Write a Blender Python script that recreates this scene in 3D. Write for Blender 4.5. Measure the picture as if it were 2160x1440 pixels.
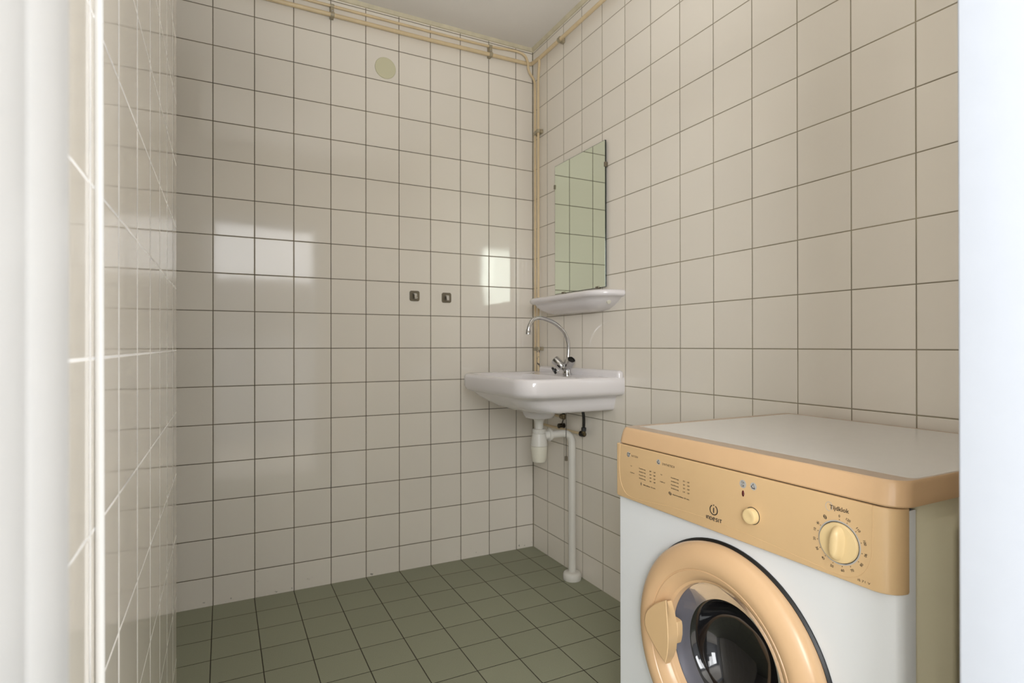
import bpy, bmesh, math, random
from mathutils import Vector, Matrix
random.seed(4)
SC = bpy.context.scene
for o in list(bpy.data.objects): bpy.data.objects.remove(o)
COL = SC.collection
PI = math.pi

# ------------------------------------------------------------------ camera
F, CX, CY, YAW, PIT, ROL, CH = 1193.92466, 1078.16, 726.185, 0.4715, 0.002, -0.00135, 1.0236
ry = Matrix(((math.cos(YAW), -math.sin(YAW), 0), (0, 0, -1), (math.sin(YAW), math.cos(YAW), 0)))   # rows: right, down, forward
rp = Matrix(((1, 0, 0), (0, math.cos(PIT), math.sin(PIT)), (0, -math.sin(PIT), math.cos(PIT))))
rr = Matrix(((math.cos(ROL), -math.sin(ROL), 0), (math.sin(ROL), math.cos(ROL), 0), (0, 0, 1)))
R3 = rr @ rp @ ry
cam = bpy.data.cameras.new('camera'); camo = bpy.data.objects.new('camera', cam); COL.objects.link(camo)
right, down, fwd = R3[0], R3[1], R3[2]
M = Matrix.Identity(4)
for i in range(3):
    M[i][0] = right[i]; M[i][1] = -down[i]; M[i][2] = -fwd[i]
M[0][3], M[1][3], M[2][3] = 0, 0, CH
camo.matrix_world = M
cam.sensor_width = 36; cam.lens = F/2160*36; cam.shift_x = (1080-CX)/2160; cam.shift_y = (CY-720)/2160
cam.clip_start = 0.02
cam.dof.use_dof = True; cam.dof.focus_distance = 1.25; cam.dof.aperture_fstop = 6.6
SC.camera = camo

# ------------------------------------------------------------------ world, lights, exposure
w = bpy.data.worlds.new('world'); SC.world = w; w.use_nodes = True
bg = w.node_tree.nodes['Background']; bg.inputs[0].default_value = (0.95, 0.97, 1.0, 1); bg.inputs[1].default_value = 0.6
SC.view_settings.view_transform = 'Standard'; SC.view_settings.look = 'None'
SC.view_settings.exposure = 0.24; SC.view_settings.gamma = 1.0; SC.view_settings.use_curve_mapping = False

def area(name, loc, target, sx, sy, power, color):
    l = bpy.data.lights.new(name, 'AREA'); l.shape = 'RECTANGLE'; l.size = sx; l.size_y = sy; l.energy = power; l.color = color
    o = bpy.data.objects.new(name, l); COL.objects.link(o); o.location = loc
    d = Vector(target)-Vector(loc); o.rotation_euler = d.to_track_quat('-Z', 'Y').to_euler(); return o
# daylight from the passage windows outside the door, plus added fill lights
area('daylight_passage_window', (0.35, -1.59, 2.05), (0.35, 1, 2.05), 1.3, 0.62, 13, (0.97, 0.98, 1.0))
area('passage_left_fill', (-1.95, -0.6, 1.5), (1, -0.3, 1.3), 1.2, 2.0, 14, (0.95, 0.975, 1.0))  # fill light added at the unseen left end of the passage
area('passage_right_fill', (2.35, -0.6, 1.5), (-1, -0.3, 1.3), 1.2, 2.0, 52, (0.95, 0.975, 1.0))  # fill light added at the right end, lifts the left wall and jamb
area('daylight_passage_mid_window', (-0.42, -1.585, 1.80), (-0.42, 1, 1.80), 0.44, 0.95, 12, (0.97, 0.985, 1.0))
area('passage_far_fill', (-1.08, -1.585, 1.60), (-1.08, 1, 1.60), 0.84, 1.30, 52, (0.97, 0.985, 1.0))  # added fill outside the mirror's view, keeps the room bright
# upward fill spot added by the doorway, brightens the room off the ceiling
fl = bpy.data.lights.new('added_bounce_fill', 'SPOT'); fl.energy = 72; fl.color = (0.97, 0.985, 1.0); fl.spot_size = math.radians(100); fl.spot_blend = 1.0; fl.shadow_soft_size = 0.06
flo = bpy.data.objects.new('added_bounce_fill', fl); COL.objects.link(flo); flo.location = (0.34, 0.36, 1.50)
flo.rotation_euler = (Vector((0.50, 1.05, 2.53))-Vector(flo.location)).to_track_quat('-Z', 'Y').to_euler()

# ------------------------------------------------------------------ materials
def L(r, g, b):
    f = lambda c: (c/255/12.92) if c/255 <= 0.04045 else ((c/255+0.055)/1.055)**2.4
    return (f(r), f(g), f(b), 1)
def mat(name, col, rough=0.4, metal=0.0, noise=0.0, nscale=30.0, bump=0.0, bscale=60.0, coat=0.0, trans=0.0, ior=1.5, spec=0.5, scuff=0.0, sscale=26.0):
    m = bpy.data.materials.new(name); m.use_nodes = True; nt = m.node_tree; p = nt.nodes['Principled BSDF']
    p.inputs['Roughness'].default_value = rough; p.inputs['Metallic'].default_value = metal
    p.inputs['Coat Weight'].default_value = coat; p.inputs['Coat Roughness'].default_value = 0.05
    p.inputs['Transmission Weight'].default_value = trans; p.inputs['IOR'].default_value = ior
    p.inputs['Specular IOR Level'].default_value = spec
    p.inputs['Base Color'].default_value = col
    tc = nt.nodes.new('ShaderNodeTexCoord')
    if noise > 0:
        n = nt.nodes.new('ShaderNodeTexNoise'); n.inputs['Scale'].default_value = nscale; n.inputs['Detail'].default_value = 5
        nt.links.new(tc.outputs['Object'], n.inputs['Vector'])
        r = nt.nodes.new('ShaderNodeMapRange'); r.inputs['From Min'].default_value = .3; r.inputs['From Max'].default_value = .7
        r.inputs['To Min'].default_value = 1-noise; r.inputs['To Max'].default_value = 1+noise
        nt.links.new(n.outputs['Fac'], r.inputs['Value'])
        v = nt.nodes.new('ShaderNodeVectorMath'); v.operation = 'SCALE'; v.inputs[0].default_value = col[:3]
        nt.links.new(r.outputs['Result'], v.inputs['Scale']); nt.links.new(v.outputs['Vector'], p.inputs['Base Color'])
    if scuff > 0:
        n3 = nt.nodes.new('ShaderNodeTexNoise'); n3.inputs['Scale'].default_value = sscale; n3.inputs['Detail'].default_value = 9; n3.inputs['Roughness'].default_value = 0.72
        nt.links.new(tc.outputs['Object'], n3.inputs['Vector'])
        r3 = nt.nodes.new('ShaderNodeMapRange'); r3.inputs['From Min'].default_value = .705; r3.inputs['From Max'].default_value = .76; r3.inputs['To Max'].default_value = scuff
        nt.links.new(n3.outputs['Fac'], r3.inputs['Value'])
        mm = nt.nodes.new('ShaderNodeMix'); mm.data_type = 'RGBA'; nt.links.new(r3.outputs['Result'], mm.inputs[0])
        lk = p.inputs['Base Color'].links
        if lk: nt.links.new(lk[0].from_socket, mm.inputs[6])
        else: mm.inputs[6].default_value = col
        mm.inputs[7].default_value = (0.10, 0.065, 0.04, 1); nt.links.new(mm.outputs[2], p.inputs['Base Color'])
    if bump > 0:
        n2 = nt.nodes.new('ShaderNodeTexNoise'); n2.inputs['Scale'].default_value = bscale; n2.inputs['Detail'].default_value = 3
        nt.links.new(tc.outputs['Object'], n2.inputs['Vector'])
        b = nt.nodes.new('ShaderNodeBump'); b.inputs['Strength'].default_value = 1; b.inputs['Distance'].default_value = bump
        nt.links.new(n2.outputs['Fac'], b.inputs['Height']); nt.links.new(b.outputs['Normal'], p.inputs['Normal'])
    return m

def tile_mat(name, ax_u, ax_v, u0, v0, size, tile, grout, gw, rough, gv_scale=1.0, depth=0.0010, tilt=0.0009, wave=0.00025, var=0.02, speck=0.0, dirt=0.0, dirt_z=0.0, spec=0.5):
    """square tiles with their own slight tilt, wavy glaze and sunken joints; u0/v0 put the joints"""
    m = bpy.data.materials.new(name); m.use_nodes = True; nt = m.node_tree; N = nt.nodes; Lk = nt.links
    p = N['Principled BSDF']; p.inputs['Specular IOR Level'].default_value = spec
    tc = N.new('ShaderNodeTexCoord'); sp = N.new('ShaderNodeSeparateXYZ'); Lk.new(tc.outputs['Object'], sp.inputs[0])
    def mth(op, a, b=None, c=None, clamp=False):
        n = N.new('ShaderNodeMath'); n.operation = op; n.use_clamp = clamp
        for i, x in enumerate((a, b, c)):
            if x is None: continue
            if isinstance(x, (int, float)): n.inputs[i].default_value = x
            else: Lk.new(x, n.inputs[i])
        return n.outputs[0]
    def axis(ax, o):
        s = mth('DIVIDE', mth('SUBTRACT', sp.outputs[ax], o), size)
        fl = mth('FLOOR', s); fr = mth('SUBTRACT', s, fl)
        d = mth('MULTIPLY', mth('MINIMUM', fr, mth('SUBTRACT', 1.0, fr)), size)
        return fl, fr, d
    fu, ru, du = axis(ax_u, u0); fv, rv, dv = axis(ax_v, v0)
    dist = mth('MINIMUM', du, mth('ADD', dv, gw/2*(1-gv_scale)))
    def ramp(x, a, b):
        r = N.new('ShaderNodeMapRange'); r.interpolation_type = 'SMOOTHSTEP'
        r.inputs['From Min'].default_value = a; r.inputs['From Max'].default_value = b; Lk.new(x, r.inputs['Value']); return r.outputs['Result']
    mask = ramp(dist, gw/2-0.0003, gw/2+0.0003)
    cb = N.new('ShaderNodeCombineXYZ'); Lk.new(fu, cb.inputs[0]); Lk.new(fv, cb.inputs[1])
    wn = N.new('ShaderNodeTexWhiteNoise'); wn.noise_dimensions = '3D'; Lk.new(cb.outputs[0], wn.inputs['Vector'])
    ws = N.new('ShaderNodeSeparateColor'); Lk.new(wn.outputs['Color'], ws.inputs[0])
    k = mth('ADD', mth('MULTIPLY', mth('SUBTRACT', wn.outputs['Value'], 0.5), 2*var), 1.0)
    if speck > 0:
        sn = N.new('ShaderNodeTexNoise'); sn.inputs['Scale'].default_value = 320; sn.inputs['Detail'].default_value = 2
        Lk.new(tc.outputs['Object'], sn.inputs['Vector'])
        k = mth('MULTIPLY', k, mth('ADD', mth('MULTIPLY', mth('SUBTRACT', sn.outputs['Fac'], 0.5), speck), 1.0))
    bn = N.new('ShaderNodeTexNoise'); bn.inputs['Scale'].default_value = 2.5; Lk.new(tc.outputs['Object'], bn.inputs['Vector'])
    k = mth('MULTIPLY', k, mth('ADD', mth('MULTIPLY', mth('SUBTRACT', bn.outputs['Fac'], 0.5), 0.05), 1.0))
    tv = N.new('ShaderNodeVectorMath'); tv.operation = 'SCALE'; tv.inputs[0].default_value = tile[:3]; Lk.new(k, tv.inputs['Scale'])
    gn = N.new('ShaderNodeTexNoise'); gn.inputs['Scale'].default_value = 6; gn.inputs['Detail'].default_value = 4; Lk.new(tc.outputs['Object'], gn.inputs['Vector'])
    gk = mth('ADD', mth('MULTIPLY', mth('SUBTRACT', gn.outputs['Fac'], 0.5), 1.4), 1.0)
    gv = N.new('ShaderNodeVectorMath'); gv.operation = 'SCALE'; gv.inputs[0].default_value = grout[:3]; Lk.new(gk, gv.inputs['Scale'])
    mx = N.new('ShaderNodeMix'); mx.data_type = 'RGBA'; Lk.new(mask, mx.inputs[0]); Lk.new(gv.outputs['Vector'], mx.inputs[6]); Lk.new(tv.outputs['Vector'], mx.inputs[7])
    out = mx.outputs[2]
    if dirt > 0:                                            # grime and scuffs where wall meets floor
        dn = N.new('ShaderNodeTexNoise'); dn.inputs['Scale'].default_value = 38; dn.inputs['Detail'].default_value = 6; Lk.new(tc.outputs['Object'], dn.inputs['Vector'])
        dm = mth('MULTIPLY', ramp(dn.outputs['Fac'], 0.66, 0.74), mth('SUBTRACT', 1.0, ramp(sp.outputs[2], dirt_z, dirt_z+0.10)))
        m2 = N.new('ShaderNodeMix'); m2.data_type = 'RGBA'; Lk.new(mth('MULTIPLY', dm, dirt), m2.inputs[0]); Lk.new(out, m2.inputs[6]); m2.inputs[7].default_value = L(70, 62, 48); out = m2.outputs[2]
    Lk.new(out, p.inputs['Base Color'])
    rg = N.new('ShaderNodeMapRange'); rg.inputs['To Min'].default_value = 0.8; rg.inputs['To Max'].default_value = rough; Lk.new(mask, rg.inputs['Value'])
    Lk.new(rg.outputs['Result'], p.inputs['Roughness'])
    wv = N.new('ShaderNodeTexNoise'); wv.inputs['Scale'].default_value = 9; wv.inputs['Detail'].default_value = 1; Lk.new(tc.outputs['Object'], wv.inputs['Vector'])
    h = mth('MULTIPLY', ramp(dist, gw/2-0.0004, gw/2+0.0016), depth)
    h = mth('ADD', h, mth('MULTIPLY', wv.outputs['Fac'], wave))
    h = mth('ADD', h, mth('MULTIPLY', mth('MULTIPLY', mth('SUBTRACT', ws.outputs[0], 0.5), ru), tilt))
    h = mth('ADD', h, mth('MULTIPLY', mth('MULTIPLY', mth('SUBTRACT', ws.outputs[1], 0.5), rv), tilt))
    b = N.new('ShaderNodeBump'); b.inputs['Strength'].default_value = 1; b.inputs['Distance'].default_value = 1.0
    Lk.new(h, b.inputs['Height']); Lk.new(b.outputs['Normal'], p.inputs['Normal'])
    return m

XR, YB, ZC = 1.4137, 2.5256, 2.535          # right wall, back wall, ceiling
XL, YL, YF = -0.1005, 1.600, 0.300          # partition face and its free end, front wall face
Z0 = CH-0.0108                              # a joint line on every wall
XD = 0.660                                  # right door jamb
tile_c = L(240, 233, 221); 
m_back = tile_mat('cream_tile_back', 0, 2, XR-0.0975, Z0, 0.15, tile_c, L(112, 100, 80), 0.0030, 0.07, dirt=0.8)
m_right = tile_mat('cream_tile_right', 1, 2, YB-0.1435, Z0, 0.15, tile_c, L(150, 140, 118), 0.0026, 0.07)
m_left = tile_mat('cream_tile_left', 1, 2, 0.1424, Z0, 0.15, tile_c, L(255, 254, 252), 0.0080, 0.06, gv_scale=0.35, depth=0.0002, tilt=0.0003, wave=0.00012)
m_front = tile_mat('cream_tile_front', 0, 2, XR, Z0, 0.15, tile_c, L(140, 130, 110), 0.0026, 0.07)
m_floor = tile_mat('green_floor_tile', 0, 1, XR-0.0986, YB-0.1371, 0.15, L(152, 154, 132), L(48, 42, 32), 0.0026, 0.55, var=0.03, speck=0.25, spec=0.3)
m_ceil = mat('ceiling_plaster', L(236, 231, 224), 0.9, bump=0.0006, bscale=120)
m_white = mat('white_paint', L(198, 204, 214), 0.45, noise=0.01)
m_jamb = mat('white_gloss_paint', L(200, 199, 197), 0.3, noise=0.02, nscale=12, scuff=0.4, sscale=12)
m_trim = mat('aged_sealant', L(212, 203, 176), 0.6, noise=0.08, nscale=25, bump=0.0008, bscale=90)
m_pipe = mat('cream_pipe_paint', L(222, 200, 160), 0.4, noise=0.06, nscale=18, bump=0.0004, bscale=150)
m_clip = mat('painted_clip_metal', L(172, 160, 134), 0.4, metal=0.15, noise=0.15, nscale=90)
m_cer = mat('white_ceramic', L(236, 232, 233), 0.08, coat=0.3)
m_chrome = mat('chrome', L(205, 205, 205), 0.09, metal=1.0)
m_blackp = mat('black_rubber', L(14, 14, 14), 0.35)
m_pvc = mat('white_pvc', L(225, 222, 214), 0.35, noise=0.02, nscale=14)
m_pvc2 = mat('ivory_plastic_cup', L(228, 224, 208), 0.4)
m_mirror = mat('mirror_silver', L(226, 236, 222), 0.0, metal=1.0)
m_edge = mat('mirror_glass_edge', L(20, 34, 28), 0.1)
m_body = mat('white_enamel', L(226, 229, 231), 0.28, noise=0.012, nscale=5, scuff=0.35, sscale=14)
m_yel = mat('yellowed_plastic', L(216, 183, 138), 0.27, noise=0.025, nscale=7, scuff=0.5)
m_yel2 = mat('peach_plastic', L(216, 180, 139), 0.27, noise=0.03, nscale=9, scuff=0.55)
m_strip = mat('brownish_trim_top', L(186, 164, 142), 0.3, noise=0.03, scuff=0.5)  # duller, browner tone for the flat top edge of the lid trim
m_side = mat('cream_enamel', L(222, 215, 186), 0.3, noise=0.02, nscale=5)  # creamier tone than the front sheet, for the side casing
m_lid = mat('white_laminate', L(222, 219, 214), 0.22, noise=0.01)
m_knob = mat('pale_yellow_plastic', L(226, 200, 150), 0.35)
m_print = mat('black_print', L(40, 34, 28), 0.6)
m_silv = mat('silver_print', L(178, 176, 172), 0.5)
m_red = mat('dark_red_lens', L(80, 6, 8), 0.15, coat=0.5)
m_glass = mat('clear_door_glass', L(160, 160, 170), 0.03, trans=0.75, ior=1.3)
m_bowl = mat('smoked_glass_bowl', L(16, 16, 18), 0.06, spec=0.6)
m_drum = mat('dark_drum_steel', L(40, 40, 44), 0.5)
m_seal = mat('grey_rubber_seal', L(122, 123, 128), 0.35)
m_disc = mat('cover_plate_plastic', L(214, 210, 178), 0.5)
m_plate = mat('brushed_steel', L(128, 120, 104), 0.35, metal=0.7)
m_dark = mat('dark_gap', L(22, 20, 18), 0.8)
m_label = mat('paper_label', L(196, 184, 140), 0.6)
m_chip = None
def pipe_chipped():
    m = mat('chipped_cream_pipe_paint', L(222, 200, 160), 0.4)
    nt = m.node_tree; p = nt.nodes['Principled BSDF']; tc = nt.nodes.new('ShaderNodeTexCoord')
    n = nt.nodes.new('ShaderNodeTexNoise'); n.inputs['Scale'].default_value = 55; n.inputs['Detail'].default_value = 3; nt.links.new(tc.outputs['Object'], n.inputs['Vector'])
    sp = nt.nodes.new('ShaderNodeSeparateXYZ'); nt.links.new(tc.outputs['Object'], sp.inputs[0])
    def rng(x, a, b, c, d):
        r = nt.nodes.new('ShaderNodeMapRange'); r.inputs[1].default_value = a; r.inputs[2].default_value = b; r.inputs[3].default_value = c; r.inputs[4].default_value = d
        nt.links.new(x, r.inputs[0]); return r.outputs[0]
    up = rng(sp.outputs[2], 1.02, 1.00, 0.0, 0.24)       # chips gather just under the lower clip
    ad = nt.nodes.new('ShaderNodeMath'); nt.links.new(n.outputs['Fac'], ad.inputs[0]); nt.links.new(up, ad.inputs[1])
    ms = nt.nodes.new('ShaderNodeMath'); ms.operation = 'MULTIPLY'; nt.links.new(rng(ad.outputs[0], 0.76, 0.78, 0, 1), ms.inputs[0]); nt.links.new(rng(sp.outputs[2], 0.91, 0.93, 0, 1), ms.inputs[1])
    r = ms.outputs[0]
    mx = nt.nodes.new('ShaderNodeMix'); mx.data_type = 'RGBA'; nt.links.new(r, mx.inputs[0]); mx.inputs[6].default_value = L(222, 200, 160); mx.inputs[7].default_value = L(48, 36, 24)
    nt.links.new(mx.outputs[2], p.inputs['Base Color']); return m
m_chip = pipe_chipped()

# ------------------------------------------------------------------ helpers
def thing(name, label, cat, loc=(0, 0, 0), group=None):
    o = bpy.data.objects.new(name, None); COL.objects.link(o); o.location = loc; o['label'] = label; o['category'] = cat
    o.empty_display_size = 0.05
    if group: o['group'] = group
    return o
def tag(o, label, cat, group=None):
    o['label'] = label; o['category'] = cat
    if group: o['group'] = group
    return o
def obj(name, bm, m, parent=None, smooth=True, angle=35):
    me = bpy.data.meshes.new(name); bmesh.ops.recalc_face_normals(bm, faces=bm.faces[:]) if not getattr(bm, 'keep', False) else None
    bm.to_mesh(me); bm.free()
    for mm in (m if isinstance(m, (list, tuple)) else [m]): me.materials.append(mm)
    o = bpy.data.objects.new(name, me); COL.objects.link(o)
    if parent:
        o.parent = parent
        off = parent.matrix_basis.translation.copy(); q = parent.parent
        while q: off += q.matrix_basis.translation; q = q.parent
        me.transform(Matrix.Translation(-off))
    if smooth:
        for p in me.polygons: p.use_smooth = True
        me.set_sharp_from_angle(angle=math.radians(angle))
    return o
def struct(name, bm, m, parent=None, smooth=False):
    o = obj(name, bm, m, parent, smooth)
    if not parent: o['kind'] = 'structure'
    return o
def box(bm, x0, x1, y0, y1, z0, z1, bev=0.0, seg=3):
    t = bmesh.new(); bmesh.ops.create_cube(t, size=1)
    for v in t.verts: v.co = Vector(((x0+x1)/2+v.co.x*(x1-x0), (y0+y1)/2+v.co.y*(y1-y0), (z0+z1)/2+v.co.z*(z1-z0)))
    if bev: bmesh.ops.bevel(t, geom=t.edges[:], offset=bev, segments=seg, profile=0.5, affect='EDGES')
    merge(bm, t); return bm
def merge(bm, t, mtx=None):
    if mtx: bmesh.ops.transform(t, matrix=mtx, verts=t.verts[:])
    me = bpy.data.meshes.new('tmp'); t.to_mesh(me); t.free(); bm.from_mesh(me); bpy.data.meshes.remove(me)
def frame(direction):
    z = Vector(direction).normalized(); a = Vector((0, 0, 1)) if abs(z.z) < 0.9 else Vector((1, 0, 0))
    x = a.cross(z).normalized(); return x, z.cross(x), z
def lathe(bm, org, axis, prof, n=48, cap0=True, cap1=True):
    """prof: list of (distance along axis, radius)"""
    x, y, z = frame(axis); org = Vector(org); rings = []
    for t, r in prof:
        if r < 1e-6: rings.append([bm.verts.new(org+z*t)])
        else: rings.append([bm.verts.new(org+z*t+(x*math.cos(2*PI*i/n)+y*math.sin(2*PI*i/n))*r) for i in range(n)])
    for a, b in zip(rings, rings[1:]):
        for i in range(n):
            j = (i+1) % n
            if len(a) == 1 and len(b) == 1: continue
            if len(a) == 1: bm.faces.new((a[0], b[i], b[j]))
            elif len(b) == 1: bm.faces.new((a[i], b[0], a[j]))
            else: bm.faces.new((a[i], b[i], b[j], a[j]))
    if cap0 and len(rings[0]) > 1: bm.faces.new(rings[0])
    if cap1 and len(rings[-1]) > 1: bm.faces.new(rings[-1])
    return bm
def smooth_path(pts, sub=6):
    pts = [Vector(p) for p in pts]; out = []
    for i in range(len(pts)-1):
        p0 = pts[max(i-1, 0)]; p1 = pts[i]; p2 = pts[i+1]; p3 = pts[min(i+2, len(pts)-1)]
        for k in range(sub):
            t = k/sub
            out.append(0.5*((2*p1)+(p2-p0)*t+(2*p0-5*p1+4*p2-p3)*t*t+(3*p1-p0-3*p2+p3)*t**3))
    out.append(pts[-1]); return out
def rounded(pts, r, n=7):
    """polyline whose corners are replaced by arcs of radius r"""
    pts = [Vector(p) for p in pts]; out = [pts[0]]
    for i in range(1, len(pts)-1):
        a, b, c = pts[i-1], pts[i], pts[i+1]; u = (a-b).normalized(); v = (c-b).normalized(); ang = u.angle(v)
        if ang > 3.05: out.append(b); continue
        d = min(r/math.tan(ang/2), (a-b).length*0.49, (c-b).length*0.49)
        p, q = b+u*d, b+v*d
        for k in range(n+1):
            t = k/n; out.append(p*(1-t)**2+b*2*t*(1-t)+q*t*t)
    out.append(pts[-1]); return out
def tube(bm, pts, r, n=16, cap=True):
    pts = [Vector(p) for p in pts]; rings = []; x = None
    for i, p in enumerate(pts):
        t = (pts[min(i+1, len(pts)-1)]-pts[max(i-1, 0)]).normalized()
        if x is None: x = frame(t)[0]
        x = (x-t*x.dot(t)).normalized(); y = t.cross(x)
        rad = r[i] if isinstance(r, list) else r
        rings.append([bm.verts.new(p+(x*math.cos(2*PI*k/n)+y*math.sin(2*PI*k/n))*rad) for k in range(n)])
    for a, b in zip(rings, rings[1:]):
        for k in range(n): bm.faces.new((a[k], b[k], b[(k+1) % n], a[(k+1) % n]))
    if cap: bm.faces.new(rings[0]); bm.faces.new(rings[-1])
    return bm
def loft(bm, rings, cap0=True, cap1=True):
    vs = [[bm.verts.new(p) for p in r] for r in rings]
    for a, b in zip(vs, vs[1:]):
        n = len(a)
        for k in range(n): bm.faces.new((a[k], b[k], b[(k+1) % n], a[(k+1) % n]))
    if cap0: bm.faces.new(vs[0])
    if cap1: bm.faces.new(vs[-1])
    return bm
def rrect(x0, x1, y0, y1, rads, z, n=10):
    """rounded rectangle at height z; rads for corners (x0y0, x1y0, x1y1, x0y1)"""
    out = []; c = [(x0, y0, 1, 1, PI), (x1, y0, -1, 1, 1.5*PI), (x1, y1, -1, -1, 0), (x0, y1, 1, -1, 0.5*PI)]
    for (cx, cy, sx, sy, a0), r in zip(c, rads):
        ox, oy = cx+sx*r, cy+sy*r
        for k in range(n+1):
            a = a0+k/n*PI/2; out.append(Vector((ox+r*math.cos(a), oy+r*math.sin(a), z)))
    return out

# ------------------------------------------------------------------ the room
def quadbox(name, *a, m): return struct(name, box(bmesh.new(), *a), m)
quadbox('floor', -1.35, XR+0.1, YF-0.13, YB+0.1, -0.10, 0.0, m=m_floor)
quadbox('ceiling', -1.35, XR+0.1, YF-0.13, YB+0.1, ZC, ZC+0.1, m=m_ceil)
quadbox('wall_back', -1.35, XR+0.1, YB, YB+0.1, -0.02, ZC+0.02, m=m_back)
quadbox('wall_right', XR, XR+0.1, YF-0.13, YB+0.02, -0.02, ZC+0.02, m=m_right)
quadbox('wall_left', XL-0.09, XL, YF-0.001, YL, -0.001, ZC+0.001, m=m_left)
quadbox('wall_recess', -1.35, -1.25, YF-0.13, YB+0.02, -0.02, ZC+0.02, m=m_left)
b = bmesh.new(); box(b, XD+0.03, XR+0.02, YF-0.12, YF, -0.001, ZC+0.001); box(b, -1.30, XL-0.02, YF-0.12, YF, -0.001, ZC+0.001)
box(b, XL-0.03, XD+0.04, YF-0.12, YF, 1.985, ZC+0.001)
struct('wall_front', b, m_front)
# door frame (door itself stands open outside the picture)
df = bpy.data.objects.new('door_1', None); COL.objects.link(df); df.location = (0.3, YF-0.06, 0); df['kind'] = 'structure'
obj('right_jamb', box(bmesh.new(), XD, XD+0.035, YF-0.135, YF+0.004, 0.0, 1.995, 0.003), m_white, df)
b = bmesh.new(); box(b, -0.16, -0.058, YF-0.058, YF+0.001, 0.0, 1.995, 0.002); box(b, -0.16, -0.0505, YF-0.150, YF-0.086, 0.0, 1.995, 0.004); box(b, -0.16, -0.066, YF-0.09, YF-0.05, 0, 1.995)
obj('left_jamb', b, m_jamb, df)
obj('head', box(bmesh.new(), -0.10, XD+0.035, YF-0.135, YF+0.004, 1.950, 1.995, 0.003), m_white, df)
# passage outside the door
b = bmesh.new(); box(b, -2.05, 2.45, -1.70, YF-0.13, -0.10, -0.002); struct('floor', b, mat('passage_floor', L(224, 218, 208), 0.5, noise=0.05))
b = bmesh.new(); box(b, -2.05, 2.45, -1.70, YF-0.13, 2.535, 2.635); struct('ceiling', b, m_ceil)
b = bmesh.new(); box(b, -2.05, -0.3, -1.70, -1.60, 0, 2.54); box(b, 1.0, 2.45, -1.70, -1.60, 0, 2.54); box(b, -0.31, 1.01, -1.70, -1.60, 0, 1.1); box(b, -0.31, 1.01, -1.70, -1.60, 2.4, 2.54)
struct('wall_passage', b, m_white)

# sealant strips under the ceiling
def strip(name, pts_a, pts_b):
    b = bmesh.new(); loft(b, [pts_a, pts_b]); return struct(name, b, m_trim)
pa = lambda x: [(x, YB, ZC-0.015), (x, YB-0.006, ZC-0.0135), (x, YB-0.009, ZC-0.009), (x, YB-0.014, ZC), (x, YB, ZC)]
strip('trim_1', pa(-1.25), pa(XR-0.001))
pb = lambda y: [(XR, y, ZC-0.015), (XR-0.006, y, ZC-0.0135), (XR-0.009, y, ZC-0.009), (XR-0.014, y, ZC), (XR, y, ZC)]
strip('trim_2', pb(YB-0.001), pb(YF))

struct('trim_3', box(bmesh.new(), XR-0.0030, XR+0.001, YB-0.0030, YB+0.001, 0.0, ZC-0.01), mat('corner_joint', L(126, 116, 92), 0.8, noise=0.3, nscale=9))
# ------------------------------------------------------------------ pipes along ceiling and corner
p = [(-1.245, 2.500, 2.4375), (0.3, 2.500, 2.4378), (0.86, 2.500, 2.437), (1.10, 2.500, 2.440), (1.388, 2.500, 2.443), (1.390, 2.41, 2.437), (1.390, 2.20, 2.437), (1.390, 1.2, 2.440), (1.390, YF+0.002, 2.442)]
tag(obj('heating_pipe', tube(bmesh.new(), rounded(p, 0.018), 0.0088), m_pipe), 'thick cream-painted pipe running under the ceiling round the corner', 'pipe')
p = [(-1.245, 2.505, 2.478), (0.41, 2.505, 2.478), (0.86, 2.505, 2.479), (1.155, 2.505, 2.483), (1.25, 2.503, 2.489), (1.310, 2.498, 2.489), (1.346, 2.488, 2.474), (1.360, 2.482, 2.443), (1.364, 2.482, 2.412), (1.375, 2.484, 2.388), (1.390, 2.476, 2.362), (1.3945, 2.469, 2.335)]
p = [Vector(p[0]), Vector(p[1])]+smooth_path(p[1:], 6)[1:]+rounded([(1.3945, 2.468, 2.30), (1.3945, 2.468, 0.715), (1.378, 2.452, 0.70), (1.378, 2.20, 0.70)], 0.02)
tag(obj('water_pipe', tube(bmesh.new(), p, 0.0058), m_pipe), 'thin cream pipe along the ceiling that bends down the corner nearest the back wall', 'pipe')
p = rounded([(1.3905, 2.416, 2.432), (1.392, 2.431, 2.33), (1.392, 2.434, 0.64), (1.390, 2.05, 0.64)], 0.03)
tag(obj('water_pipe', tube(bmesh.new(), p, 0.0060), m_chip), 'cream pipe with chipped paint dropping down the corner along the right wall', 'pipe')

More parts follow.
